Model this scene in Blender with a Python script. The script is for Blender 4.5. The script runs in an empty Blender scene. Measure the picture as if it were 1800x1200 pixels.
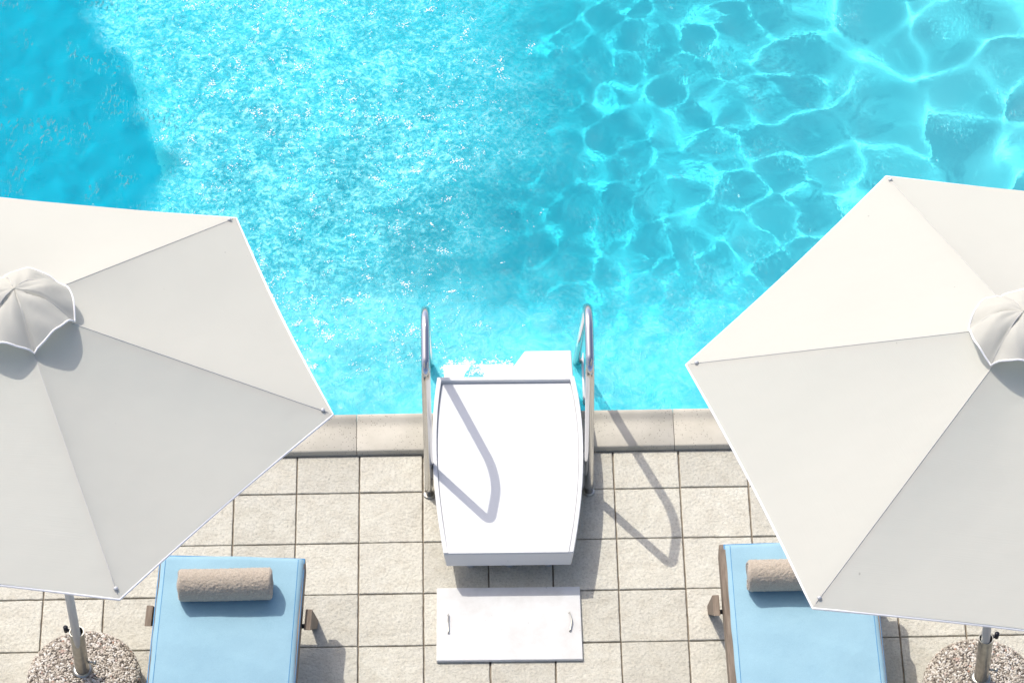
import bpy, bmesh, math, random
import numpy as np
from mathutils import Vector, Matrix

random.seed(7); rng = np.random.default_rng(11)
S = bpy.context.scene
COL = S.collection
R = math.radians

# ------------------------------------------------------------------ camera
cam_d = bpy.data.cameras.new("camera"); cam = bpy.data.objects.new("camera", cam_d); COL.objects.link(cam)
ax_r = Vector((0.99983, -0.0176570, -0.0055396)); ax_u = Vector((0.0169201, 0.7510222, 0.6600601)); ax_f = Vector((0.0074943, 0.6600408, -0.7511924))
cam.matrix_world = Matrix(((ax_r.x, ax_u.x, -ax_f.x, 0.2707), (ax_r.y, ax_u.y, -ax_f.y, -12.28792),
                           (ax_r.z, ax_u.z, -ax_f.z, 15.04229), (0, 0, 0, 1)))
cam_d.sensor_width = 36; cam_d.lens = 36 * 7265.27 / 1800; cam_d.clip_start = .1; cam_d.clip_end = 400
S.camera = cam

# ------------------------------------------------------------------ light
SUN = Vector((-.43, .545, 1)).normalized()
W = bpy.data.worlds.new("World"); S.world = W; W.use_nodes = True
wn = W.node_tree.nodes; wl = W.node_tree.links
sky = wn.new('ShaderNodeTexSky'); sky.sky_type = 'NISHITA'; sky.sun_disc = False
sky.sun_elevation = math.asin(SUN.z); sky.sun_rotation = math.atan2(SUN.x, SUN.y)
sky.air_density = .5; sky.dust_density = 2.6; sky.ozone_density = 1
wl.new(sky.outputs[0], wn['Background'].inputs[0]); wn['Background'].inputs[1].default_value = .15
sd = bpy.data.lights.new("sun", 'SUN'); sd.energy = 2.05; sd.angle = R(.5); sd.color = (1, .945, .85)
so = bpy.data.objects.new("sun", sd); COL.objects.link(so); so.rotation_euler = SUN.to_track_quat('Z', 'Y').to_euler()
so.location = (-6, 7, 14)
S.view_settings.view_transform = 'Standard'; S.view_settings.look = 'None'; S.view_settings.gamma = 1
S.view_settings.exposure = .75
S.cycles.max_bounces = 10; S.cycles.transmission_bounces = 8; S.cycles.transparent_max_bounces = 8
S.cycles.caustics_refractive = True; S.cycles.caustics_reflective = False
S.cycles.sample_clamp_indirect = 25; S.cycles.blur_glossy = .3
sd.cycles.is_caustics_light = True

TRANSP = .06
# ------------------------------------------------------------------ material helper
class M:
    def __init__(s, name):
        s.m = bpy.data.materials.new(name); s.m.use_nodes = True
        s.n = s.m.node_tree.nodes; s.l = s.m.node_tree.links; s.b = s.n['Principled BSDF']; s.out = s.n['Material Output']
    def node(s, t, **kw):
        x = s.n.new('ShaderNode' + t)
        for k, v in kw.items():
            if k.startswith('i_'):
                k = k[2:].replace('_', ' ')
                x.inputs[int(k) if k.isdigit() else k].default_value = v
            else: setattr(x, k, v)
        return x
    def lk(s, a, b): s.l.new(a, b)
    def set(s, **kw):
        for k, v in kw.items(): s.b.inputs[k.replace('_', ' ')].default_value = v
        return s
    def coord(s, kind='Object'): return s.node('TexCoord').outputs[kind]
    def noise(s, scale, detail=4, rough=.55, vec=None):
        x = s.node('TexNoise', i_Scale=scale, i_Detail=detail, i_Roughness=rough)
        s.lk(vec or s.coord(), x.inputs['Vector']); return x.outputs['Fac']
    def ramp(s, fac, stops):
        x = s.node('ValToRGB'); e = x.color_ramp.elements
        while len(e) < len(stops): e.new(.5)
        for k, (p, c) in enumerate(stops):
            e[k].position = p; e[k].color = (c if len(c) == 4 else (*c, 1)) if isinstance(c, tuple) else (c, c, c, 1)
        s.lk(fac, x.inputs[0]); return x.outputs[0]
    def math(s, op, a, b=None, c=None):
        x = s.node('Math', operation=op)
        for k, v in enumerate((a, b, c)):
            if v is None: continue
            if isinstance(v, (int, float)): x.inputs[k].default_value = v
            else: s.lk(v, x.inputs[k])
        return x.outputs[0]
    def mix(s, f, a, b, mode='MIX'):
        x = s.node('Mix', data_type='RGBA', blend_type=mode)
        for k, v in ((0, f), (6, a), (7, b)):
            if isinstance(v, (int, float)): x.inputs[k].default_value = v
            elif isinstance(v, tuple): x.inputs[k].default_value = (*v, 1)
            else: s.lk(v, x.inputs[k])
        return x.outputs[2]
    def bump(s, h, strength=.5, dist=.01, prev=None):
        x = s.node('Bump', i_Strength=strength, i_Distance=dist); s.lk(h, x.inputs['Height'])
        if prev is not None: s.lk(prev, x.inputs['Normal'])
        return x.outputs[0]
    def base(s, c): s.lk(c, s.b.inputs['Base Color']); return s
    def nrm(s, c): s.lk(c, s.b.inputs['Normal']); return s

def mat_tile():
    m = M('paving_concrete'); P = m.coord()
    at = m.node('Attribute', attribute_name='tile_rand')
    big = m.noise(2.2, 5, .6); mid = m.noise(14, 5, .6); fine = m.noise(130, 3, .6)
    c = m.ramp(mid, [(.25, (.50, .47, .39)), (.5, (.57, .55, .47)), (.78, (.615, .60, .525))])
    c = m.mix(m.ramp(big, [(.35, 0.), (.7, .35)]), c, (.44, .415, .36))
    c = m.mix(.75, c, m.ramp(at.outputs['Fac'], [(0, .84), (1, 1.06)]), 'MULTIPLY')
    pits = m.ramp(m.noise(75, 5, .7), [(.32, .72), (.47, .97), (.6, 1.05)])
    m.base(m.mix(1., c, pits, 'MULTIPLY'))
    h1 = m.noise(55, 5, .62); h2 = m.noise(9, 3, .5)
    vo = m.node('TexVoronoi', feature='F1', i_Scale=11.); m.lk(P, vo.inputs['Vector'])
    h = m.math('ADD', m.math('MULTIPLY', m.ramp(h1, [(.3, 0.), (.62, 1.)]), .35), m.math('MULTIPLY', h2, 1.2))
    m.nrm(m.bump(h, 1., .0075)); m.set(Roughness=.85); m.b.inputs['Specular IOR Level'].default_value = .25
    return m.m

def mat_grout():
    m = M('grout'); m.base(m.ramp(m.noise(30), [(.3, (.17, .14, .105)), (.7, (.31, .265, .205))])); m.set(Roughness=.95); return m.m

def mat_ground():
    m = M('terrace_concrete'); m.base(m.ramp(m.noise(6), [(.3, (.44, .41, .35)), (.7, (.55, .52, .45))])); m.set(Roughness=.9); return m.m

def mat_coping():
    m = M('coping_stone'); P = m.coord()
    c = m.ramp(m.noise(7, 4), [(.3, (.43, .405, .34)), (.7, (.51, .48, .41))])
    vo = m.node('TexVoronoi', feature='F1', i_Scale=120.); m.lk(P, vo.inputs['Vector'])
    sep = m.node('SeparateColor'); m.lk(vo.outputs['Color'], sep.inputs[0])
    dot = m.math('MULTIPLY', m.math('LESS_THAN', vo.outputs['Distance'], .25), m.math('LESS_THAN', sep.outputs[0], .38))
    thick = m.ramp(m.noise(5, 2), [(.36, 0.), (.52, 1.)])
    dot = m.math('MULTIPLY', dot, thick)
    m.base(m.mix(m.math('MULTIPLY', dot, .8), c, (.1, .085, .07)))
    h = m.math('SUBTRACT', m.math('MULTIPLY', m.noise(160, 3), .3), dot)
    m.nrm(m.bump(h, .5, .003)); m.set(Roughness=.8); m.b.inputs['Specular IOR Level'].default_value = .3
    return m.m

def mat_fabric():
    m = M('canopy_canvas'); P = m.coord('UV')
    wv = m.node('TexNoise', i_Scale=1., i_Detail=2); mp = m.node('Mapping'); mp.inputs['Scale'].default_value = (3, 260, 1)
    m.lk(P, mp.inputs[0]); m.lk(mp.outputs[0], wv.inputs['Vector'])
    c = m.mix(m.ramp(m.noise(3.5, 4), [(.35, 0.), (.75, .5)]), (.62, .61, .55), (.60, .59, .53))
    spot = m.ramp(m.noise(38, 1), [(.155, .72), (.175, 1.)])
    c = m.mix(1., c, spot, 'MULTIPLY')
    m.base(c); m.set(Roughness=.9); m.b.inputs['Specular IOR Level'].default_value = .15
    m.nrm(m.bump(wv.outputs['Fac'], .12, .004, m.bump(m.noise(3, 3), .28, .03)))
    tr = m.node('BsdfTranslucent'); m.lk(c, tr.inputs[0]); mx = m.node('MixShader', i_0=.3)
    m.lk(m.b.outputs[0], mx.inputs[1]); m.lk(tr.outputs[0], mx.inputs[2]); m.lk(mx.outputs[0], m.out.inputs[0])
    return m.m

def mat_plain(name, col, rough=.5, metal=0., spec=.5, var=0., vs=8, bump=0, bs=60, bd=.004):
    m = M(name); m.set(Roughness=rough, Metallic=metal); m.b.inputs['Specular IOR Level'].default_value = spec
    if var:
        d = tuple(x * (1 - var) for x in col); m.base(m.ramp(m.noise(vs, 5), [(.3, d), (.65, col)]))
    else: m.b.inputs['Base Color'].default_value = (*col, 1)
    if bump: m.nrm(m.bump(m.noise(bs, 4), bump, bd))
    return m.m

def mat_white():
    m = M('white_gelcoat')
    st = m.ramp(m.noise(3.2, 6, .65), [(.5, 0.), (.78, .5)])
    c = m.mix(st, (.66, .67, .67), (.61, .60, .575))
    sp = m.ramp(m.noise(70, 2), [(.17, .55), (.2, 1.)]); m.base(m.mix(1., c, sp, 'MULTIPLY'))
    m.set(Roughness=.6); m.b.inputs['Specular IOR Level'].default_value = .2; m.nrm(m.bump(m.noise(5, 2), .08, .01)); return m.m

def mat_cover():
    m = M('hatch_paint')
    st = m.ramp(m.noise(5, 7, .7), [(.42, 0.), (.7, .65)]); c = m.mix(st, (.63, .635, .63), (.50, .49, .465))
    sp = m.ramp(m.noise(60, 3), [(.24, .6), (.29, 1.)]); m.base(m.mix(1., c, sp, 'MULTIPLY'))
    m.set(Roughness=.7); m.b.inputs['Specular IOR Level'].default_value = .15; m.nrm(m.bump(m.noise(90, 3), .12, .002)); return m.m

def mat_steel():
    m = M('polished_steel'); P = m.coord(); m.set(Metallic=1.)
    m.b.inputs['Base Color'].default_value = (.62, .61, .60, 1)
    m.lk(m.ramp(m.noise(9, 4), [(.3, .09), (.7, .2)]), m.b.inputs['Roughness']); return m.m

def mat_wood():
    m = M('weathered_wood'); mp = m.node('Mapping'); mp.inputs['Scale'].default_value = (60, 4, 60); m.lk(m.coord(), mp.inputs[0])
    f = m.noise(1., 6, .65, mp.outputs[0])
    m.base(m.ramp(f, [(.3, (.10, .075, .055)), (.5, (.17, .13, .095)), (.72, (.27, .22, .17))])); m.set(Roughness=.75)
    m.nrm(m.bump(f, .5, .004)); return m.m

def mat_blue():
    m = M('blue_mattress_cloth'); P = m.coord()
    fine = m.noise(420, 2, .5); mid = m.noise(9, 5, .6); big = m.noise(2.5, 3)
    c = m.ramp(mid, [(.3, (.255, .425, .52)), (.7, (.285, .465, .555))])
    c = m.mix(.6, c, m.ramp(fine, [(.3, .84), (.7, 1.1)]), 'MULTIPLY')
    c = m.mix(m.ramp(big, [(.4, 0.), (.8, .4)]), c, (.30, .47, .55))
    m.base(c); m.set(Roughness=.9); m.b.inputs['Specular IOR Level'].default_value = .2; m.b.inputs['Sheen Weight'].default_value = .15
    m.nrm(m.bump(fine, .3, .0015, m.bump(m.noise(7, 4), .4, .014))); return m.m

def mat_towel():
    m = M('terry_cloth'); f = m.noise(260, 4, .7); g = m.noise(70, 3, .6)
    c = m.ramp(f, [(.3, (.34, .285, .225)), (.52, (.49, .42, .34)), (.75, (.60, .525, .44))])
    m.base(c); m.set(Roughness=1.); m.b.inputs['Specular IOR Level'].default_value = .05; m.b.inputs['Sheen Weight'].default_value = .3
    m.nrm(m.bump(m.math('ADD', f, g), .9, .004)); return m.m

def mat_pebble():
    m = M('exposed_pebbles'); g = m.node('NewGeometry')
    m.base(m.ramp(g.outputs['Random Per Island'], [(0, (.16, .135, .11)), (.25, (.34, .295, .24)), (.5, (.48, .43, .36)), (.75, (.57, .53, .465)), (.93, (.65, .625, .58)), (1., (.33, .19, .13))]))
    m.set(Roughness=.6); m.b.inputs['Specular IOR Level'].default_value = .3; return m.m

def mat_liner():
    m = M('pool_liner')
    c = m.ramp(m.noise(1.4, 3), [(.3, (.04, .76, .92)), (.7, (.055, .82, .95))])
    sx = m.node('SeparateXYZ'); m.lk(m.coord(), sx.inputs[0]); mr = m.node('MapRange'); mr.inputs[1].default_value = .7; mr.inputs[2].default_value = 3.4
    m.lk(sx.outputs[0], mr.inputs[0]); c = m.mix(mr.outputs[0], c, (.155, .85, .95))  # whiter caustic light painted into the liner: paler towards the right
    m.base(c); m.set(Roughness=.8); m.b.inputs['Specular IOR Level'].default_value = 0.; return m.m

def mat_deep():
    m = M('depth_tinted_liner'); m.base(m.ramp(m.noise(1.1, 3), [(.3, (.0, .51, .71)), (.7, (.0, .55, .75))]))  # light lost in the deeper water, painted in as a darker blue
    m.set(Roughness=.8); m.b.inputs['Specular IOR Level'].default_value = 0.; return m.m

def mat_water():
    m = M('pool_water'); P = m.coord()
    jet = m.node('Attribute', attribute_name='jet').outputs['Fac']
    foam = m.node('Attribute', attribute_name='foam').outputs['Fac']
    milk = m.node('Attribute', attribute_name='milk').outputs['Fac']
    rip = m.node('Attribute', attribute_name='ripple').outputs['Fac']
    n1 = m.node('TexNoise', i_Scale=30., i_Detail=4., i_Roughness=.6, i_Distortion=.8); m.lk(P, n1.inputs['Vector']); n1 = n1.outputs['Fac']; n2 = m.noise(11, 3, .6)
    mp = m.node('Mapping'); mp.inputs['Rotation'].default_value = (0, 0, -.75); mp.inputs['Scale'].default_value = (62, 24, 24); m.lk(P, mp.inputs[0])
    n3 = m.ramp(m.noise(1., 3, .55, mp.outputs[0]), [(.54, 0.), (.68, 1.)])
    n3 = m.math('MULTIPLY', n3, m.ramp(m.noise(4.2, 3, .6), [(.49, 0.), (.62, 1.)]))
    h = m.math('ADD', m.math('MULTIPLY', n1, m.math('MULTIPLY_ADD', jet, 1.05, .04)), m.math('MULTIPLY', n2, .2))
    chop = m.node('Attribute', attribute_name='chop').outputs['Fac']
    n4 = m.node('TexNoise', i_Scale=15., i_Detail=3., i_Roughness=.5, i_Distortion=.9); m.lk(P, n4.inputs['Vector'])
    h = m.math('MULTIPLY_ADD', n4.outputs['Fac'], m.math('MULTIPLY', chop, .14), h)
    h = m.math('MULTIPLY_ADD', n3, m.math('MULTIPLY', rip, 1.3), h)
    nb = m.bump(h, 1., .012)
    rf = m.node('BsdfRefraction', i_IOR=1.333, i_Roughness=0.); m.lk(nb, rf.inputs['Normal'])
    tr = m.node('BsdfTransparent'); mt = m.node('MixShader'); m.lk(m.math('MULTIPLY_ADD', m.node('Attribute', attribute_name='air').outputs['Fac'], .45, TRANSP), mt.inputs[0]); m.lk(rf.outputs[0], mt.inputs[1]); m.lk(tr.outputs[0], mt.inputs[2])
    # aerated water of the jet: clouds and strands of tiny bubbles just under the surface
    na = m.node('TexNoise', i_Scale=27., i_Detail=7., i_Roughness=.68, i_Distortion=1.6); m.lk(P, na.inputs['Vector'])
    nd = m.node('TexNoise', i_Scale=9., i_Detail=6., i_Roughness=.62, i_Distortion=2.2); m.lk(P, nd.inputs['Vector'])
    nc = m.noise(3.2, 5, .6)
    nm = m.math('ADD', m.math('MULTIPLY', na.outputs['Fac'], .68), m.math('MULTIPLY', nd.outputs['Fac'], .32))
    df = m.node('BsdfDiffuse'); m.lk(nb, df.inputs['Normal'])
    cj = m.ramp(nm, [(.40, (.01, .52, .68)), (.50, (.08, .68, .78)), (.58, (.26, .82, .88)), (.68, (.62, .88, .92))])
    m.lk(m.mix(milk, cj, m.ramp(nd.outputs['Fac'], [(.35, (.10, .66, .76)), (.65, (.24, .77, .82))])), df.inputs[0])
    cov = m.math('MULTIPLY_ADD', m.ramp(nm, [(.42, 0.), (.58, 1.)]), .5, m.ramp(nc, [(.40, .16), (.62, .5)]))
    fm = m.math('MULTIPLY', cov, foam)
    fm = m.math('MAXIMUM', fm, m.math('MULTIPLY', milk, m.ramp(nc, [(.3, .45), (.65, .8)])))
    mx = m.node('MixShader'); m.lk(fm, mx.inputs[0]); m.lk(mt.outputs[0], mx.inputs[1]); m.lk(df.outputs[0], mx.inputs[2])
    gl = m.node('BsdfGlossy', i_Roughness=.1); m.lk(nb, gl.inputs['Normal'])
    fr = m.node('Fresnel', i_IOR=1.2); m.lk(nb, fr.inputs['Normal'])
    my = m.node('MixShader'); m.lk(fr.outputs[0], my.inputs[0]); m.lk(mx.outputs[0], my.inputs[1]); m.lk(gl.outputs[0], my.inputs[2])
    m.lk(my.outputs[0], m.out.inputs[0]); return m.m

MT = dict(tile=mat_tile(), grout=mat_grout(), ground=mat_ground(), coping=mat_coping(), canvas=mat_fabric(), white=mat_white(), cover=mat_cover(),
          steel=mat_steel(), wood=mat_wood(), blue=mat_blue(), towel=mat_towel(), pebble=mat_pebble(), liner=mat_liner(), deep=mat_deep(), water=mat_water(),
          piping=mat_plain('white_binding', (.84, .84, .84), .7), seam=mat_plain('seam_thread', (.56, .55, .52), .9),
          alu=mat_plain('grey_painted_pole', (.55, .56, .57), .4, .2), galv=mat_plain('galvanised_steel', (.5, .49, .44), .36, .9, var=.35, vs=25),
          dark=mat_plain('dark_metal', (.03, .03, .035), .4, .6), cement=mat_plain('cement', (.10, .085, .07), .95, var=.4, vs=40),
          bluepipe=mat_plain('blue_piping', (.07, .25, .47), .8), foam=mat_plain('foam_white', (.82, .9, .92), .3),
          grey=mat_plain('grey_plastic', (.45, .45, .44), .6))

# ------------------------------------------------------------------ mesh helpers
def link(name, me, mats, parent=None, smooth=False):
    o = bpy.data.objects.new(name, me); COL.objects.link(o)
    for x in (mats if isinstance(mats, (list, tuple)) else [mats]): me.materials.append(MT[x])
    if smooth: me.polygons.foreach_set('use_smooth', [True] * len(me.polygons))
    if parent is not None: o.parent = parent
    return o
def from_data(name, v, f, mats, parent=None, smooth=False):
    me = bpy.data.meshes.new(name); me.from_pydata([tuple(p) for p in v], [], [tuple(q) for q in f]); me.update()
    return link(name, me, mats, parent, smooth)
def empty(name, loc, label, cat, group=None, rz=0.):
    o = bpy.data.objects.new(name, None); COL.objects.link(o); o.location = loc; o.rotation_euler.z = rz; o.empty_display_size = .1
    return tag(o, label, cat, group)
def tag(o, label, cat, group=None):
    o['label'] = label; o['category'] = cat
    if group: o['group'] = group
    return o
def struct(o, kind='structure'): o['kind'] = kind; return o
def bevel(o, w, seg=3, angle=35):
    b = o.modifiers.new('bevel', 'BEVEL'); b.width = w; b.segments = seg; b.limit_method = 'ANGLE'; b.angle_limit = R(angle); return o
class G:
    """vertex / face collector"""
    def __init__(s): s.v = []; s.f = []; s.mi = []
    def add(s, v, f, mi=0):
        b = len(s.v); s.v += [tuple(p) for p in v]; s.f += [tuple(b + i for i in q) for q in f]; s.mi += [mi] * len(f); return s
    def box(s, x0, x1, y0, y1, z0, z1, mi=0):
        return s.add([(x0, y0, z0), (x1, y0, z0), (x1, y1, z0), (x0, y1, z0), (x0, y0, z1), (x1, y0, z1), (x1, y1, z1), (x0, y1, z1)],
                     [(3, 2, 1, 0), (4, 5, 6, 7), (0, 1, 5, 4), (1, 2, 6, 5), (2, 3, 7, 6), (3, 0, 4, 7)], mi)
    def prism(s, top, bot, mi=0):
        n = len(top); return s.add(list(bot) + list(top), [tuple(range(n))[::-1], tuple(range(n, 2 * n))] + [(i, (i + 1) % n, n + (i + 1) % n, n + i) for i in range(n)], mi)
    def tube(s, pts, r, n=12, mi=0, closed=False, cap=True):
        pts = [Vector(p) for p in pts]; m = len(pts); rs = r if isinstance(r, (list, tuple)) else [r] * m
        t0 = (pts[1] - pts[0]).normalized(); up = Vector((1, 0, 0)) if abs(t0.x) < .9 else Vector((0, 0, 1)); nn = (up - t0 * up.dot(t0)).normalized()
        vs = []
        for i, p in enumerate(pts):
            a = pts[(i - 1) % m] if (closed or i > 0) else p; b = pts[(i + 1) % m] if (closed or i < m - 1) else p
            t = (b - a).normalized(); nn = (nn - t * nn.dot(t)).normalized(); bb = t.cross(nn)
            vs += [p + (nn * math.cos(2 * math.pi * k / n) + bb * math.sin(2 * math.pi * k / n)) * rs[i] for k in range(n)]
        fs = [(i * n + k, i * n + (k + 1) % n, ((i + 1) % m) * n + (k + 1) % n, ((i + 1) % m) * n + k) for i in range(m if closed else m - 1) for k in range(n)]
        if cap and not closed: fs += [tuple(range(n))[::-1], tuple(range((m - 1) * n, m * n))]
        return s.add(vs, fs, mi)
    def lathe(s, prof, n=32, mi=0, c=(0, 0)):
        m = len(prof); vs = [(c[0] + r * math.cos(2 * math.pi * k / n), c[1] + r * math.sin(2 * math.pi * k / n), z) for r, z in prof for k in range(n)]
        return s.add(vs, [(i * n + k, i * n + (k + 1) % n, (i + 1) * n + (k + 1) % n, (i + 1) * n + k) for i in range(m - 1) for k in range(n)]
                     + [tuple(range((m - 1) * n, m * n)), tuple(range(n))[::-1]], mi)
    def build(s, name, mats, parent=None, smooth=False):
        o = from_data(name, s.v, s.f, mats, parent, smooth)
        if any(s.mi): o.data.polygons.foreach_set('material_index', s.mi)
        return o
def round_path(pts, rad, seg=8):
    """polyline with rounded corners"""
    pts = [Vector(p) for p in pts]; out = [pts[0]]
    for i in range(1, len(pts) - 1):
        r = rad[i - 1]; a = (pts[i - 1] - pts[i]).normalized(); b = (pts[i + 1] - pts[i]).normalized(); ang = a.angle(b)
        d = r / math.tan(ang / 2); A = pts[i] + a * d; B = pts[i] + b * d; cen = pts[i] + (a + b).normalized() * (r / math.sin(ang / 2))
        for k in range(seg + 1):
            t = k / seg; v = (A - cen).normalized().slerp((B - cen).normalized(), t); out.append(cen + v * r)
    out.append(pts[-1]); res = [out[0]]
    for a, b in zip(out, out[1:]):
        n = max(1, int((b - a).length / .06))
        res += [a.lerp(b, k / n) for k in range(1, n + 1)]
    return res
def subtree(o): return [o] + [c for ch in o.children for c in subtree(ch)]
def copy_tree(o, parent=None):
    c = o.copy(); COL.objects.link(c)
    if parent is not None: c.parent = parent
    for ch in list(o.children): copy_tree(ch, c)
    return c

# ------------------------------------------------------------------ the setting
X0, X1, Y0, Y1 = -6.5, 7.0, .43, 8.5           # pool basin
T = .3
# ground round the pool: one ring-shaped sheet
B = 150
gv = [(-B, -B, -.03), (B, -B, -.03), (B, B, -.03), (-B, B, -.03), (X0 - .02, .40, -.03), (X1 + .02, .40, -.03), (X1 + .02, Y1 + .02, -.03), (X0 - .02, Y1 + .02, -.03)]
struct(from_data('ground', gv, [(0, 1, 5, 4), (1, 2, 6, 5), (2, 3, 7, 6), (3, 0, 4, 7)], 'ground'))
struct(from_data('grout', [(-6.3, -6.2, -.011), (6.9, -6.2, -.011), (6.9, .24, -.011), (-6.3, .24, -.011)], [(0, 1, 2, 3)], 'grout'))
# paving: bevelled slabs, joints as irregular as in the photograph
xs = {-6: -5.87, -5: -4.94, -4: -3.97, -3: -3.0, -2: -2.025, -1: -1.04, 0: -.045, 1: .96, 2: 1.95, 3: 2.95, 4: 3.98, 5: 5.05, 6: 6.12, 7: 7.19}
ex = [T * xs.get(i, (i + .15 if i < 0 else i + .2)) for i in range(-20, 24)]
ey = [T * j for j in range(-20, 1)] + [.2265]
g = G(); rnd = []
def jit(a): return random.uniform(-a, a)
for i in range(len(ex) - 1):
    for j in range(len(ey) - 1):
        gap = .0033; near = ey[j] > -1.6
        x0, x1, y0, y1 = ex[i] + gap + jit(.0009), ex[i + 1] - gap + jit(.0009), ey[j] + gap + jit(.0012), ey[j + 1] - gap + jit(.0012)
        z = jit(.0012); tx, ty = jit(.001), jit(.001); n = 10 if near else 1
        # wavy outline of a riven slab
        e = []
        for (ax, ay, bx, by) in ((x0, y0, x1, y0), (x1, y0, x1, y1), (x1, y1, x0, y1), (x0, y1, x0, y0)):
            for k in range(n):
                t = k / n; w = .0009 if (near and k) else 0
                e.append((ax + (bx - ax) * t + jit(w), ay + (by - ay) * t + jit(w)))
        cx, cy = (x0 + x1) / 2, (y0 + y1) / 2; m = len(e)
        def ring(s, dz): return [(cx + (px - cx) * (1 - s / (x1 - x0) * 2), cy + (py - cy) * (1 - s / (y1 - y0) * 2), z + dz + tx * (px - cx) / T + ty * (py - cy) / T) for px, py in e]
        vs = ring(0, -.012) + ring(0, -.004) + ring(.0016, -.001) + ring(.005, 0)
        fs = [(q * m + k, q * m + (k + 1) % m, (q + 1) * m + (k + 1) % m, (q + 1) * m + k) for q in range(3) for k in range(m)] + [tuple(range(3 * m, 4 * m))]
        g.add(vs, fs); r = random.random(); rnd += [r] * len(fs)
pav = struct(g.build('paving', 'tile'))
at = pav.data.attributes.new('tile_rand', 'FLOAT', 'FACE'); at.data.foreach_set('value', rnd)
# coping stones with raised rounded nose
prof = [(.2285, -.012), (.2285, .026), (.231, .031), (.237, .034), (.30, .0345), (.34, .0325), (.37, .029), (.39, .0305), (.405, .037), (.418, .045), (.430, .0495), (.440, .048), (.448, .041), (.452, .03), (.452, -.015), (.445, -.025), (.40, -.028)]
g = G()
edges = [X0] + [-.3265 + .5015 * k for k in range(-12, 15)]
for a, b in zip(edges, edges[1:]):
    a += .0012; b -= .0012; dz = jit(.0008); n = len(prof)
    vs = [(x, y, z + dz) for x in (a, a + .0015, b - .0015, b) for y, z in prof]
    # slightly eased ends
    vs = [(x, y, z - (.0012 if (k < n or k >= 3 * n) and z > 0 else 0)) for k, (x, y, z) in enumerate(vs)]
    fs = [(q * n + k, q * n + (k + 1) % n, (q + 1) * n + (k + 1) % n, (q + 1) * n + k)[::-1] for q in range(3) for k in range(n)] + [tuple(range(n)), tuple(range(3 * n, 4 * n))[::-1]]
    g.add(vs, fs)
for bx in ((X0 - .33, X0, .26, Y1 + .33), (X1, X1 + .33, .26, Y1 + .33), (X0, X1, Y1, Y1 + .33)): g.box(*bx, -.02, .04)
cop = struct(g.build('coping', 'coping', smooth=True)); cop.data.polygons.foreach_set('use_smooth', [len(p.vertices) == 4 for p in cop.data.polygons])
mm = cop.modifiers.new('edge', 'EDGE_SPLIT'); mm.split_angle = R(50)
# joint filler
struct(from_data('coping_bed', [(X0, .235, .012), (X1, .235, .012), (X1, .40, .012), (X0, .40, .012), (X0, .235, -.03), (X1, .235, -.03), (X1, .40, -.03), (X0, .40, -.03)],
                 [(0, 1, 2, 3), (4, 5, 1, 0), (7, 6, 5, 4)], 'grout'))
# basin: shallow floor, drop to the deep end on the left, walls
ZS, ZD, XD = -1.15, -2.4, -1.43
ys = np.linspace(Y0, Y1, 60)
g = G()
ny = 24
def strip(p, q, mi):       # sheet between two x,z lines
    v = [(p[0], Y0 + (Y1 - Y0) * k / ny, p[1]) for k in range(ny + 1)] + [(q[0], Y0 + (Y1 - Y0) * k / ny, q[1]) for k in range(ny + 1)]
    g.add(v, [(k, ny + 1 + k, ny + 2 + k, k + 1) for k in range(ny)], mi)
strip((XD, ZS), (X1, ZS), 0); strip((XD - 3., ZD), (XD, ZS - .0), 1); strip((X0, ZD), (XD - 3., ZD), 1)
g.v = [(x - (.2 * (y - 2.9) if XD - .2 < x < XD + .1 else 0), y, z) for x, y, z in g.v]      # the drop runs slightly askew
floor = struct(g.build('pool_floor', ['liner', 'deep']))
floor.cycles.is_caustics_receiver = True
g = G()
for (a, b) in (((X0, Y0), (X1, Y0)), ((X1, Y0), (X1, Y1)), ((X1, Y1), (X0, Y1)), ((X0, Y1), (X0, Y0))):
    g.add([(*a, ZD), (*b, ZD), (*b, -.03), (*a, -.03)], [(0, 1, 2, 3)])
walls = struct(g.build('pool_wall', 'liner')); walls.cycles.is_caustics_receiver = True

# ------------------------------------------------------------------ water
ZW = -.09
C0, C1, C2 = 2.4, 2.5, 2.3
def axis(a, d0, d1, b, step):
    dense = np.arange(d0, d1, step); lo = np.linspace(a, d0, 22)[:-1]; hi = np.linspace(d1, b, 22)
    return np.concatenate([lo, dense, hi])
wx = axis(X0, -2.9, 3.7, X1, .007); wy = np.concatenate([np.arange(Y0 + .002, 5.3, .007), np.linspace(5.3, Y1, 16)])
XX, YY = np.meshgrid(wx, wy)
def sst(a, b, t): t = np.clip((t - a) / (b - a), 0, 1); return t * t * (3 - 2 * t)
def waves(n, l0, l1, seed, aniso=None):
    r = np.random.default_rng(seed); h = np.zeros_like(XX); curv = 0.
    for _ in range(n):
        lam = math.exp(r.uniform(math.log(l0), math.log(l1))); k = 2 * math.pi / lam
        th = r.uniform(0, 2 * math.pi) if aniso is None else aniso + r.normal(0, .55)
        a = k ** -2.0; h += a * np.sin(k * (XX * math.cos(th) + YY * math.sin(th)) + r.uniform(0, 6.283)); curv += .5
    return h / math.sqrt(curv)       # unit rms curvature
wob = .16 * np.sin(YY * 4.1 + 1) + .09 * np.sin(YY * 9.7 + XX * 3) + .05 * np.sin(YY * 23 - XX * 7)
jl = sst(-1.50, -1.26, XX + .6 * wob + .20 * (YY - 2.4))
jr = 1 - sst(-.15, .6, XX + .8 * wob - .12 * (YY - 1.5))
jet = jl * jr * sst(.45, .9, YY)
air = jl * (1 - sst(-.65, .75, XX + .8 * wob))
near = 1 - sst(.8, 1.5, XX + .5 * wob)             # short ripples beside the jet, longer ones away from it
far = sst(1.7, 3.0, XX + .35 * (YY - 2.2) + .3 * wob)
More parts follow.
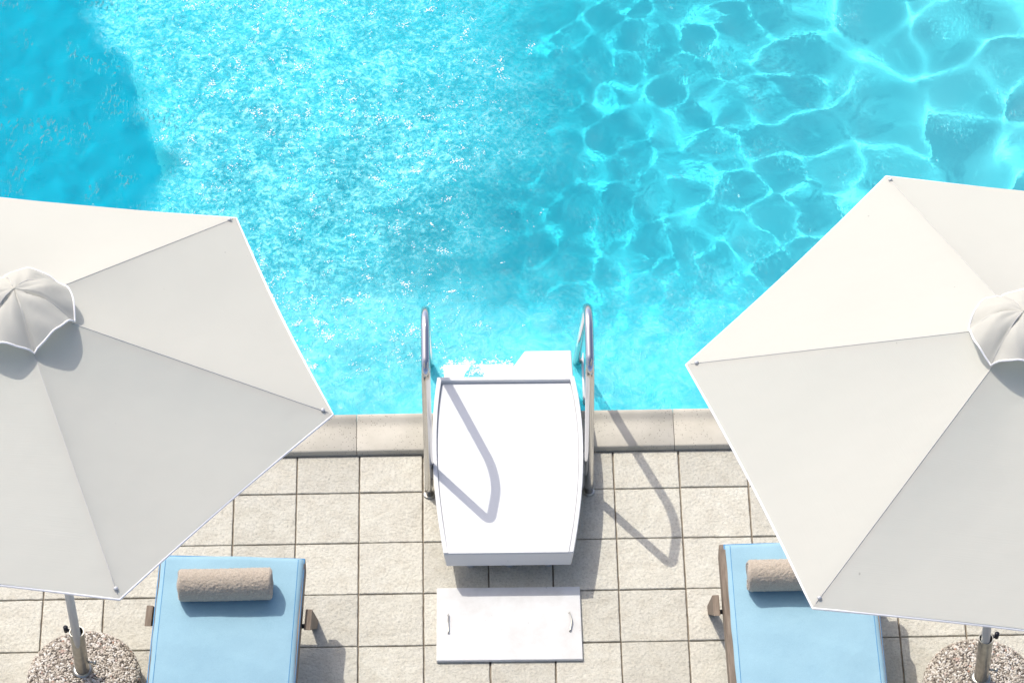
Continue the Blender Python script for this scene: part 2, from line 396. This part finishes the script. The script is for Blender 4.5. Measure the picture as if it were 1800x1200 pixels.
h = C0 * waves(34, .12, .23, 13) * near * (1 - .35 * air) + C1 * waves(34, .16, .30, 3) * (1 - near) * (1 - far) + C2 * waves(26, .25, .50, 5) * (.25 + .75 * far)
h = h * (.13 + .87 * sst(-1.5, -1.2, XX + .2 * (YY - 2.4)))
inside = sst(-2.9, -2.6, XX) * (1 - sst(3.4, 3.7, XX)) * (1 - sst(5.0, 5.3, YY))
ZZ = ZW + h * inside
nv = len(wx); nu = len(wy)
me = bpy.data.meshes.new('water')
co = np.stack([XX, YY, ZZ], -1).reshape(-1, 3)
ii = (np.arange(nu - 1)[:, None] * nv + np.arange(nv - 1)[None, :]).ravel()
quads = np.stack([ii, ii + 1, ii + 1 + nv, ii + nv], -1).astype(np.int32)
me.vertices.add(len(co)); me.vertices.foreach_set('co', co.ravel().astype(np.float32))
me.loops.add(quads.size); me.loops.foreach_set('vertex_index', quads.ravel())
me.polygons.add(len(quads)); me.polygons.foreach_set('loop_start', np.arange(0, quads.size, 4, dtype=np.int32))
me.update(calc_edges=True)
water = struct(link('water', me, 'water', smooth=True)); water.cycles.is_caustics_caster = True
ja = me.attributes.new('jet', 'FLOAT', 'POINT'); ja.data.foreach_set('value', jet.ravel().astype(np.float32))
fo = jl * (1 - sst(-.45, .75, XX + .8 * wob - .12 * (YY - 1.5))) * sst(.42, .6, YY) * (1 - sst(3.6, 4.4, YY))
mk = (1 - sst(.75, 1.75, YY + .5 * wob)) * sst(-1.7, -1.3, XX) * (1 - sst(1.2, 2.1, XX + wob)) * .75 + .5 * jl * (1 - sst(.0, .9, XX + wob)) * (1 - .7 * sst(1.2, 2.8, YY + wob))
rp = 1 - sst(-1.45, -1.1, XX + .2 * (YY - 2.4))
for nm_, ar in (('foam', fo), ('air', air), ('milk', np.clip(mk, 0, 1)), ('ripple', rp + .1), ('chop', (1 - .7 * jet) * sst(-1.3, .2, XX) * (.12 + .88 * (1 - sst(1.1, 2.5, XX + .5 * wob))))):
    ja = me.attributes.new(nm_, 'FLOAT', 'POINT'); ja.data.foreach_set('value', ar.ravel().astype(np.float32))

# ------------------------------------------------------------------ filter unit straddling the pool edge
unit = empty('pool_filter_unit', (.385, 0, 0), 'white pool filter unit bridging the pool edge between two steel rails', 'filter unit')
ox = .385
def bez(a, b, c, n=14): return [tuple((1 - t) ** 2 * a[k] + 2 * t * (1 - t) * b[k] + t * t * c[k] for k in range(2)) for t in (i / n for i in range(n + 1))]
def outline(ins=0., front=0., back=0.):
    Lf, Lm, Lb = (.083 + ins, -.537 + front), (.000 + ins, .06), (.059 + ins, .512 - back)
    Rf, Rm, Rb = (.679 - ins, -.541 + front), (.785 - ins, .06), (.711 - ins, .506 - back)
    left = bez(Lf, Lm, Lb); right = bez(Rf, Rm, Rb)
    return [(x - ox, y) for x, y in right + left[::-1]]        # counter-clockwise from the front right
o1 = outline(); o0 = outline(.012, .006, .0)
g = G(); g.prism([(x, y, .203) for x, y in o1], [(x, y, .105) for x, y in o0]); body = bevel(g.build('body', 'white', unit), .007, 3, 50)
# underside tank reaching down into the pool
g = G(); g.box(.075 - ox, .695 - ox, .458, .50, -.75, .105); g.build('tank', 'white', unit)
g = G(); g.box(.085 - ox, .43 - ox,   .5, .868, -.75, -.0885); bevel(g.build('submerged_shelf', 'white', unit), .01)
# rim strip on sides and back
oo = outline(.0015, .004, .0); oi = outline(.021, .004, .022); n = len(oo); g = G()
def rim_h(y): return .2065 + .0215 * max(0, min(1, (y + .53) / .9)) ** .8
vt = [(x, y, rim_h(y)) for x, y in oo]; vi = [(x, y, rim_h(y)) for x, y in oi]; vb = [(x, y, .2035) for x, y in oo]; vib = [(x, y, .2035) for x, y in oi]
fs = []
for k in range(n - 1):      # open at the front
    fs += [(k, k + 1, n + k + 1, n + k), (2 * n + k, 2 * n + k + 1, k + 1, k), (n + k, n + k + 1, 3 * n + k + 1, 3 * n + k)]
fs += [(0, n, 3 * n, 2 * n), (n - 1, 2 * n - 1 + 0, 4 * n - 1, 3 * n - 1)]
g.add(vt + vi + vb + vib, fs); bevel(g.build('rim', 'white', unit), .003, 2, 50)
ol = outline(.0235, .001, .0245); g = G(); g.prism([(x, y, .2085) for x, y in ol], [(x, y, .2035) for x, y in ol]); lid = bevel(g.build('lid', 'white', unit), .002, 2, 50)
# inflow hood over the water
pt = [(.705, .515), (.700, .697), (.478, .697), (.372, .515)]; g = G()
g.prism([(x - ox, y, .196) for x, y in pt], [(x - ox, y - .003 * (y > .6), -.35) for x, y in pt]); bevel(g.build('inflow_hood', 'white', unit), .006, 3, 40)
for fx in (.205, .385, .565):
    g = G(); g.lathe([(.021, 0), (.021, .03), (.014, .035), (.014, .108)], 14, c=(fx - ox, -.438)); g.build('foot', 'grey', unit)

# ------------------------------------------------------------------ grab rails
def rail(name, x, rear_dx, label):
    t = empty(name, (x, 0, 0), label, 'grab rail', 'steel grab rails beside the filter unit')
    p = [(0, -.018, .004), (0, .002, .868), (0, .318, .965), (rear_dx, .87, -.09), (rear_dx * 1.1, .97, -.34)]
    g = G(); g.tube(round_path(p, [.075, .17, .5], 10), .0208, 20); g.build('tube', 'steel', t, True)
    g = G(); g.lathe([(.030, .0025), (.030, .006), (.026, .009), (.022, .010)], 24, c=(0, -.018)); g.build('flange', 'galv', t, True)
    return t
rail('grab_rail', .017, .0, 'polished steel grab rail left of the white filter unit')
rr = rail('grab_rail', 0.764, -.031, 'polished steel grab rail right of the white filter unit, its shadow on the tiles')
g = G(); g.box(-.008, .003, .60, .90, -.12, -.055); bevel(g.build('white_bracket', 'white', rr), .003)

# ------------------------------------------------------------------ access hatch
hx, hy = .376, -.79
hatch = empty('access_hatch', (hx, hy, 0), 'white rectangular hatch cover with two wire handles lying on the tiles', 'hatch cover')
q = [(.048 - hx, -.585 - hy), (.044 - hx, -1.002 - hy), (.7085 - hx, -1.008 - hy), (.706 - hx, -.59 - hy)][::-1]
g = G(); g.prism([(x, y, .018) for x, y in q][::-1], [(x, y, .001) for x, y in q][::-1]); bevel(g.build('panel', 'cover', hatch), .004, 2)
for px, lean in ((.098, .0), (.652, .012)):
    g = G(); a, b = -.745 - hy, -.85 - hy
    g.tube(round_path([(px - hx, a, .017), (px - hx + .002, a, .027), (px - hx + lean, (a + b) / 2, .030), (px - hx + .002, b, .027), (px - hx, b, .017)], [.004, .05, .004], 4), .0028, 8); g.build('handle', 'galv', hatch, True)

# ------------------------------------------------------------------ parasols
def pebbles(R_, prof, count):
    t = (1 + 5 ** .5) / 2
    iv = np.array([(-1, t, 0), (1, t, 0), (-1, -t, 0), (1, -t, 0), (0, -1, t), (0, 1, t), (0, -1, -t), (0, 1, -t), (t, 0, -1), (t, 0, 1), (-t, 0, -1), (-t, 0, 1)]); iv /= np.linalg.norm(iv[0])
    f = [(0, 11, 5), (0, 5, 1), (0, 1, 7), (0, 7, 10), (0, 10, 11), (1, 5, 9), (5, 11, 4), (11, 10, 2), (10, 7, 6), (7, 1, 8), (3, 9, 4), (3, 4, 2), (3, 2, 6), (3, 6, 8), (3, 8, 9), (4, 9, 5), (2, 4, 11), (6, 2, 10), (8, 6, 7), (9, 8, 1)]
    vs = [tuple(p) for p in iv]; cache = {}; f2 = []
    def midp(a, b):
        key = (min(a, b), max(a, b))
        if key not in cache:
            p = (np.array(vs[a]) + np.array(vs[b])); p /= np.linalg.norm(p); vs.append(tuple(p)); cache[key] = len(vs) - 1
        return cache[key]
    for a, b, c in f:
        d, e, h_ = midp(a, b), midp(b, c), midp(c, a); f2 += [(a, d, h_), (b, e, d), (c, h_, e), (d, e, h_)]
    iv = np.array(vs); f2 = np.array(f2)
    # sample profile surface by area
    seg = []
    for (r0, z0), (r1, z1) in zip(prof, prof[1:]): seg.append(math.hypot(r1 - r0, z1 - z0) * (r0 + r1) * math.pi)
    seg = np.array(seg); cum = np.cumsum(seg) / seg.sum(); rg = np.random.default_rng(4)
    V = []; F = []; pts = np.zeros((0, 3)); tries = 0
    while len(pts) < count and tries < count * 14:
        tries += 1
        k = int(np.searchsorted(cum, rg.random())); u = rg.random(); (r0, z0), (r1, z1) = prof[k], prof[k + 1]
        r = math.sqrt(r0 * r0 + u * (r1 * r1 - r0 * r0)) if abs(r1 - r0) > 1e-4 else r0; u2 = (r - r0) / (r1 - r0) if abs(r1 - r0) > 1e-4 else u
        z = z0 + (z1 - z0) * u2; th = rg.uniform(0, 2 * math.pi); p = np.array([r * math.cos(th), r * math.sin(th), z])
        if r < .036: continue
        if len(pts) and np.min(((pts - p) ** 2).sum(1)) < .0076 ** 2: continue
        pts = np.vstack([pts, p]); nl = math.hypot(r1 - r0, z1 - z0); nr, nz = (z1 - z0) / -nl, (r1 - r0) / nl
        n = np.array([-nr * math.cos(th) * -1, -nr * math.sin(th) * -1, nz]) * (-1 if r1 < r0 else 1)
        n = np.array([abs(nr) * math.cos(th), abs(nr) * math.sin(th), abs(nz)])
        s = rg.uniform(.0042, .0072); e1 = np.cross(n, [.3, .8, .5]); e1 /= np.linalg.norm(e1); e2 = np.cross(n, e1); a = rg.uniform(0, 6.28)
        d1 = math.cos(a) * e1 + math.sin(a) * e2; d2 = np.cross(n, d1); L = rg.uniform(1., 1.6)
        q_ = iv * (1 + .12 * np.sin(iv @ rg.normal(size=3) * 3))[:, None]
        V.append(p + s * (q_[:, :1] * d1 * L + q_[:, 1:2] * d2 + q_[:, 2:] * n * .72)); F.append(f2 + len(iv) * len(F))
    return np.vstack(V), np.vstack(F)
BASE_PROF = [(.236, .0), (.25, .03), (.255, .085), (.25, .12), (.232, .144), (.19, .158), (.10, .164), (.035, .166)]
pv, pf = pebbles(.24, BASE_PROF, 3600)

def parasol(base, rim, Rr, th0, tilt, label, clamp_side, vr):
    t = empty('parasol', (base[0], base[1], 0), label, 'parasol', 'off white parasols standing by the pool')
    bo = Vector((base[0], base[1], 0)); O = Vector(rim) - bo
    n = Vector((-math.tan(R(tilt[0])), -math.tan(R(tilt[1])), 1)).normalized()
    e1 = Vector((1, 0, math.tan(R(tilt[0])))).normalized(); e2 = n.cross(e1)
    rise = .45; apex = O + n * rise
    cor = [O + (e1 * math.cos(R(th0) - k * math.pi / 3) + e2 * math.sin(R(th0) - k * math.pi / 3)) * Rr for k in range(6)]
    # canopy : six tensioned panels, slightly dished between the ribs
    g = G(); N = 18; uv = []
    for k in range(6):
        a, b = cor[k], cor[(k + 1) % 6]; idx = {}; vs = []; fs = []
        for i in range(N + 1):
            s = .045 + .955 * i / N
            for j in range(N + 1):
                w = j / N; p = apex.lerp(a, s).lerp(apex.lerp(b, s), w)
                hang = math.sin(math.pi * w)
                mid = (a + b) / 2 - O
                p = p - n * (.020 * hang * math.sin(math.pi * min(1, s * .9 + .1))) - mid.normalized() * (.012 * hang * s * s)
                p = p + n * (.006 * (1 - abs(2 * w - 1)) ** .5 * math.sin(5 * s + k * 1.7) * hang)
                idx[i, j] = len(vs); vs.append(p)
        for i in range(N):
            for j in range(N): fs.append((idx[i, j], idx[i + 1, j], idx[i + 1, j + 1], idx[i, j + 1])); uv.append([(j / N * (i + .5) / N, i / N), (j / N, (i + 1) / N), ((j + 1) / N, (i + 1) / N), ((j + 1) / N, i / N)])
        g.add(vs, fs)
    can = g.build('canopy', 'canvas', t, True)
    ul = can.data.uv_layers.new(name='UVMap'); ul.data.foreach_set('uv', [c for q_ in uv for p in q_ for c in p])
    # hem and seams
    g = G(); pts = []
    for k in range(6):
        a, b = cor[k], cor[(k + 1) % 6]; mid = ((a + b) / 2 - O).normalized()
        # rounded pocket at each corner
        for j in range(16):
            w = j / 16; pts.append(a.lerp(b, w) - n * .004 - mid * (.012 * math.sin(math.pi * w)))
    g.tube(pts, .0052, 8, 0, closed=True); g.build('hem', 'piping', t, True)
    for k in range(6):
        g = G(); g.tube([apex.lerp(cor[k], s) + n * .0006 for s in np.linspace(.12, .985, 12)], .0015, 6); g.build('seam', 'seam', t, True)
        g = G(); c_ = apex.lerp(cor[k], .968) + n * .004; tz = (cor[k] - apex).normalized(); sv = tz.cross(n)
        g.lathe([(.009, 0), (.008, .004), (.004, .007), (.001, .008)], 14); st = g.build('rivet', 'alu', t, True); st.location = c_; st.rotation_euler = n.to_track_quat('Z', 'Y').to_euler()
        g = G(); g.tube([apex.lerp(cor[k], s) - n * (.014 + .02 * (s < .1)) for s in (.03, .5, .99)], .008, 8); g.build('rib', 'alu', t, True)
        # stretcher from runner to rib
        g = G(); g.tube([apex - n * .62, apex.lerp(cor[k], .5) - n * .024], .006, 8); g.build('strut', 'alu', t, True)
    # vented cap : scalloped hexagon that touches the canopy at the ribs and gapes between them
    g = G(); top = apex + n * .075; gp = [.040 + .036 * max(0, -((cor[k] + cor[(k + 1) % 6]) / 2 - O).normalized().y) + .008 * math.sin(k * 2.7) for k in range(6)]; NJ = 14; NI = 9; ring = []
    vs = []; fs = []
    for i in range(NI + 1):
        s = i / NI
        for k in range(6):
            a = apex.lerp(cor[k], vr) + n * .010; b = apex.lerp(cor[(k + 1) % 6], vr) + n * .010; mid = ((a + b) / 2 - apex).normalized()
            for j in range(NJ):
                w = j / NJ; hg = math.sin(math.pi * w)
                edge = a.lerp(b, w) + (mid - n * mid.dot(n)) * (.026 * hg) + n * (gp[k] * hg ** .8)
                p = top.lerp(edge, s) + n * ((.040 + .012 * math.sin(k * 2.3 + 1)) * math.sin(math.pi * min(1, s * .8 + .1)) ** 1.3 * (1 - .1 * hg)) - n * (.006 * math.exp(-((w - .5) / .16) ** 2) * s * (1 - s) * 2)
                p = p + n * (.0035 * math.sin(5 * w * math.pi + k * 2.1 + 9 * s) * s + .012 * math.sin(9 * s + 2.2 * k + 5 * w) * (1 - s) * s * 2)
                vs.append(p)
    m = 6 * NJ
    for i in range(NI):
        for j in range(m): fs.append((i * m + j, (i + 1) * m + j, (i + 1) * m + (j + 1) % m, i * m + (j + 1) % m))
    g.add(vs, fs); cap = g.build('vent_cap', 'canvas', t, True); cap.data.uv_layers.new(name='UVMap')
    g = G(); g.tube(vs[NI * m:], .0042, 8, 0, closed=True); g.build('cap_binding', 'piping', cap, True)
    for k in range(6):
        g = G(); g.tube([Vector(vs[i * m + k * NJ]) + n * .0005 for i in range(1, NI + 1)], .0018, 6); g.build('cap_seam', 'seam', cap, True)
    # pole
    foot = Vector((0, 0, .16)); pl = apex - foot
    g = G(); g.tube([foot, foot + pl * .3, foot + pl * .7, apex + n * .02], .0195, 20); g.build('pole', 'alu', t, True)
    g = G(); g.tube([foot + pl * .70, foot + pl * .76], .03, 16); g.build('runner', 'dark', t, True)
    # base with sleeve and clamp
    me_v = np.vstack([pv]); g = G(); g.lathe(BASE_PROF, 48, 1)
    off = len(g.v); g.v += [tuple(p) for p in me_v]; g.f += [tuple(int(i) + off for i in q_) for q_ in pf]; g.mi += [0] * len(pf)
    bs = g.build('base', ['pebble', 'cement'], t, True)
    lean = (pl.normalized() * .5 + Vector((0, 0, .5))).normalized(); s0 = Vector((0, 0, .15)); hgt = .325
    g = G(); ux = lean.cross(Vector((0, 1, 0))).normalized(); uy = lean.cross(ux); nn = 28; vs = []; fs = []
    rows = [(.0325, 0), (.0325, hgt), (.029, hgt), (.029, .05)]
    for r, z in rows: vs += [s0 + lean * z + (ux * math.cos(2 * math.pi * q_ / nn) + uy * math.sin(2 * math.pi * q_ / nn)) * r for q_ in range(nn)]
    for i in range(3): fs += [(i * nn + q_, i * nn + (q_ + 1) % nn, (i + 1) * nn + (q_ + 1) % nn, (i + 1) * nn + q_) for q_ in range(nn)]
    g.add(vs, fs); sl = g.build('sleeve', 'galv', bs, True); es = sl.modifiers.new('edge', 'EDGE_SPLIT'); es.split_angle = R(40)
    g = G(); g.lathe([(.046, .163), (.046, .171), (.034, .176)], 24); g.build('collar', 'galv', bs, True)
    c = clamp_side; tp = s0 + lean * (hgt - .012)
    g = G(); g.tube([tp + Vector((c * .028, .012, 0)), tp + Vector((c * .05, .02, .004))], .007, 10)
    g.tube([tp + Vector((c * .05, .02, -.012)), tp + Vector((c * .05, .02, .02))], [.009, .011], 10); g.build('clamp', 'dark', bs, True)
    kz = s0 + lean * .09
    g = G(); g.tube([kz + Vector((.028, -.005, 0)), kz + Vector((.055, -.008, 0))], .006, 10)
    g.tube([kz + Vector((.055, -.008, 0)), kz + Vector((.068, -.01, 0))], .011, 12); g.build('knob', 'galv', bs, True)
    return t
parasol((-1.539, -1.132), (-1.534, -1.50, 2.55), 1.235, 49.9, (1.3, -4.2), 'off white parasol whose pebble base stands left of the left sun lounger', -1, .184)
parasol((2.479, -1.264), (2.442, -1.452, 2.30), 1.36, 228.6, (2.3, -.6), 'off white parasol partly covering the sun lounger at the right', 1, .158)

# ------------------------------------------------------------------ sun loungers
def rounded_slab(w, y0, y1, th, r, topz, nx, ny_, name, parent):
    bm = bmesh.new(); bmesh.ops.create_cube(bm, size=1)
    for v in bm.verts: v.co = Vector((v.co.x * w, (y0 + y1) / 2 + v.co.y * (y1 - y0), v.co.z * th))
    bmesh.ops.bevel(bm, geom=bm.edges[:], offset=r, segments=4, profile=.6, affect='EDGES')
    me = bpy.data.meshes.new(name); bm.to_mesh(me); bm.free()
    return me
def lounger(loc, rz, w, label, ov=.003):
    t = empty('sun_lounger', loc, label, 'sun lounger', 'blue sun loungers facing the pool', rz)
    L = 1.95; top0, top1 = .418, .355                   # head high, foot low
    def top(y): return top0 + (top1 - top0) * min(1, -y / 1.1)
    # mattress as a fine grid with rounded border and soft unevenness
    nx, ny_ = 44, 110; g = G(); vs = []; hw = w / 2; th = .045; rgx = np.random.default_rng(3); ph = rgx.uniform(0, 6, 12)
    for j in range(ny_ + 1):
        y = -L * j / ny_
        for i in range(nx + 1):
            x = -hw + w * i / nx
            ed = min(hw - abs(x), -y, L + y); rr_ = .022
            d = 0 if ed > rr_ else rr_ - math.sqrt(max(0, rr_ * rr_ - (rr_ - ed) ** 2))
            z = top(y) - d * .8 + .0022 * math.sin(9 * y + 3 * x + ph[0]) + .0016 * math.sin(17 * x - 6 * y + ph[1]) + .0013 * math.sin(31 * y + 5 * x + ph[2]) * math.sin(8 * x + ph[3])
            z += .006 * math.sin(math.pi * (x + hw) / w) + .0022 * math.exp(-((math.sin(5.3 * y + .5 * math.sin(4 * x + y)) / .18) ** 2)) * math.sin(6 * x + 9 * y)
            vs.append((x + .0015 * math.sin(7 * y + ph[4]) * (abs(x) > hw * .9), y, z))
    fs = [(j * (nx + 1) + i, (j + 1) * (nx + 1) + i, (j + 1) * (nx + 1) + i + 1, j * (nx + 1) + i + 1) for j in range(ny_) for i in range(nx)]
    per = [i for i in range(nx + 1)] + [(j + 1) * (nx + 1) - 1 for j in range(1, ny_ + 1)] + [ny_ * (nx + 1) + i for i in range(nx - 1, -1, -1)] + [j * (nx + 1) for j in range(ny_ - 1, 0, -1)]
    b = len(vs); vs += [(vs[i][0], vs[i][1], vs[i][2] - th) for i in per]; m = len(per)
    fs += [(per[k], per[(k + 1) % m], b + (k + 1) % m, b + k) for k in range(m)] + [tuple(range(b, b + m))[::-1]]
    def zt_(y, sx): j = min(ny_, max(0, round(-y / L * ny_))); i = nx - 2 if sx > 0 else 2; return vs[j * (nx + 1) + i][2] - .0002
    g.add(vs, fs); mt = g.build('mattress', 'blue', t, True)
    g = G(); pp = []
    for (ax, ay, bx, by, n_) in ((-1, 0, 1, 0, 8), (1, 0, 1, -L, 30), (1, -L, -1, -L, 8), (-1, -L, -1, 0, 30)):
        for k in range(n_):
            u = k / n_; x = (ax + (bx - ax) * u) * (hw - .001); y = (ay + (by - ay) * u); y = max(min(y, -.002), -L + .002); pp.append((x, y, top(y) - .0165))
    g.tube(pp, .0045, 8, 0, closed=True); g.build('piping', 'bluepipe', mt, True)
    g = G()
    for sx in (-1, 1): g.tube([(sx * (hw - .026), -.02 - (L - .04) * k / 110, zt_(-.02 - (L - .04) * k / 110, sx)) for k in range(111)], .0016, 5)
    g.build('seam', 'bluepipe', mt, True)
    # wooden frame
    fr = G(); d = .032
    for sx in (-1, 1):
        x0 = sx * (hw + (ov if sx < 0 else .003)); x1 = sx * (hw - .033)
        ysq = [0 - .012, -.004, .004, .004] ; prof_ = [(.010, top(0) - .125), (.014, top(0) - .06), (.008, top(0) - .022), (-.03, top(-.03) - .012), (-1.1, top1 - .012), (-L, top1 - .012), (-L, top1 - .115), (-1.1, top1 - .115), (-.15, top(-.15) - .125)]
        A = [(x0, y, z) for y, z in prof_]; Bv = [(x1, y, z) for y, z in prof_]
        fr.prism(A if sx < 0 else Bv, Bv if sx < 0 else A)
    for yy in (-.03, -.5, -1., -1.5, -1.9): fr.box(-hw + .036, hw - .036, yy - .02, yy + .02, top(yy) - .10, top(yy) - .05)
    bevel(fr.build('frame', 'wood', t), .004, 2)
    for sx in (-1, 1):
        for yt, yf in ((-.29, -.06), (-1.62, -1.84)):
            g = G(); xo = sx * (hw + (ov + .014 if sx < 0 else .018)); xi = xo + sx * .03; sg = 1 if yf > yt else -1; zt = .335
            quad = [(yt + .058, zt), (yt - .060, zt), (yf - .026, .001), (yf + .026, .001)]
            A = [(xo, y, z) for y, z in quad]; Bv = [(xi, y, z) for y, z in quad]; g.prism(A if sx < 0 else Bv, Bv if sx < 0 else A) if sx > 0 else g.prism(A, Bv)
            lg = bevel(g.build('leg', 'wood', t), .003, 2)
            g = G(); g.tube([(sx * (hw - .004), yt - .0, zt - .05), (sx * (hw + (ov + .0145 if sx < 0 else .0185)), yt, zt - .05)], .011, 10); g.build('bolt', 'dark', lg)
    return t
lounger((-.866, -.690, 0), R(-3.0), .650, 'blue sun lounger with its whole rolled towel in view beside the left pebble base')
lounger((1.686, -.662, 0), R(.9), .668, 'blue sun lounger whose right side is hidden under the right parasol', .022)
lounger((-2.49, -.690, 0), R(-3.0), .650, 'blue sun lounger beyond the left edge, only its shadow falling into view')

# ------------------------------------------------------------------ rolled towels
def towel(loc, rz, L, label):
    D = .072; n, mseg = 110, 90; vs = []; fs = []; rg = np.random.default_rng(int(abs(loc[0]) * 100))
    ph = rg.uniform(0, 6.28, 8)
    for i in range(mseg + 1):
        x = -L / 2 + L * i / mseg; e = min(i, mseg - i) / mseg * L
        for k in range(n):
            a = 2 * math.pi * k / n
            r = D * (1 + .012 * math.sin(2 * a + ph[0]) + .01 * math.sin(14 * x + a + ph[1])) + rg.normal(0, .0011)
            step = .006 * (1 - ((a - 4.6) % (2 * math.pi)) / (2 * math.pi))      # free edge of the roll
            r += step - .003; r -= .010 * max(0, 1 - e / .012) ** 2
            z = r * math.sin(a); z = max(z, -.062)
            vs.append((x + (.003 * math.sin(3 * a + ph[2]) if i in (0, mseg) else 0), r * math.cos(a), z))
    fs = [(i * n + k, (i + 1) * n + k, (i + 1) * n + (k + 1) % n, i * n + (k + 1) % n)[::-1] for i in range(mseg) for k in range(n)]
    # coiled ends
    for sgn, b in ((-1, 0), (1, mseg * n)):
        prev = list(range(b, b + n)); rings = 18
        for q_ in range(1, rings + 1):
            s = 1 - q_ / (rings + .5); cur = []
            for k in range(n):
                a = 2 * math.pi * k / n; p = vs[b + k]; coil = math.sin((s * 5.5 + a / (2 * math.pi)) * 2 * math.pi)
                vs.append((p[0] + sgn * (.0035 * coil - .002), p[1] * s, p[2] * s)); cur.append(len(vs) - 1)
            fs += [((prev[k], prev[(k + 1) % n], cur[(k + 1) % n], cur[k]) if sgn > 0 else (prev[k], cur[k], cur[(k + 1) % n], prev[(k + 1) % n])) for k in range(n)]; prev = cur
        fs.append(tuple(prev) if sgn > 0 else tuple(prev[::-1]))
    o = from_data('rolled_towel', vs, fs, 'towel', None, True); o.location = loc; o.rotation_euler.z = rz
    return tag(o, label, 'towel', 'rolled beige towels on the loungers')
towel((-.889, -.905, .476), R(.2), .418, 'rolled beige towel lying whole and uncovered on the left blue lounger')
towel((1.652, -.905, .476), R(.5), .418, 'rolled beige towel half hidden under the edge of the right parasol')

# ------------------------------------------------------------------ foam bubbles floating on the jet
rg = np.random.default_rng(21); g = G()
oct_v = []; 
for i in range(4):
    for k in range(7): oct_v.append((math.cos(2 * math.pi * k / 7) * math.cos(i / 3.3 * math.pi / 2), math.sin(2 * math.pi * k / 7) * math.cos(i / 3.3 * math.pi / 2), math.sin(i / 3.3 * math.pi / 2)))
oct_f = [(i * 7 + k, i * 7 + (k + 1) % 7, (i + 1) * 7 + (k + 1) % 7, (i + 1) * 7 + k) for i in range(3) for k in range(7)] + [tuple(range(21, 28))]
ov = np.array(oct_v)
def wat(x, y): return float(ZZ[np.clip(np.searchsorted(wy, y), 0, nu - 1), np.clip(np.searchsorted(wx, x), 0, nv - 1)])
def jetv(x, y): return float(jet[np.clip(np.searchsorted(wy, y), 0, nu - 1), np.clip(np.searchsorted(wx, x), 0, nv - 1)])
def cluster(x, y, n_, sp, lo, hi):
    th = rg.uniform(0, 3.14)
    for _ in range(n_):
        a, b = rg.normal(0, sp), rg.normal(0, sp * .45); px, py = x + a * math.cos(th) - b * math.sin(th), y + a * math.sin(th) + b * math.cos(th); s = rg.uniform(lo, hi)
        if .05 < px < .72 and py < .515: continue
        if .36 < px < .72 and py < .71: continue
        g.add(ov * (s, s, s * .6) + (px, py, wat(px, py) + .0004), oct_f)
for c in range(1500):
    x, y = rg.normal(-.45, .6), rg.uniform(.75, 3.7)
    if rg.random() > (jetv(x, y) + .015) * (.35 + .65 * (math.sin(3.1 * x + 1.7 * y) * math.sin(2.3 * y - x) > -.25)): continue
    big = rg.random() < .12
    cluster(x, y, int(rg.integers(2, 9)) if not big else int(rg.integers(16, 34)), rg.uniform(.006, .02) if not big else rg.uniform(.014, .03), .0012, .0034 if not big else .0042)
for c in range(90): cluster(rg.uniform(.09, .43), rg.uniform(.80, .89), 9, .012, .0015, .004)
struct(g.build('foam', 'foam', smooth=True), 'stuff')
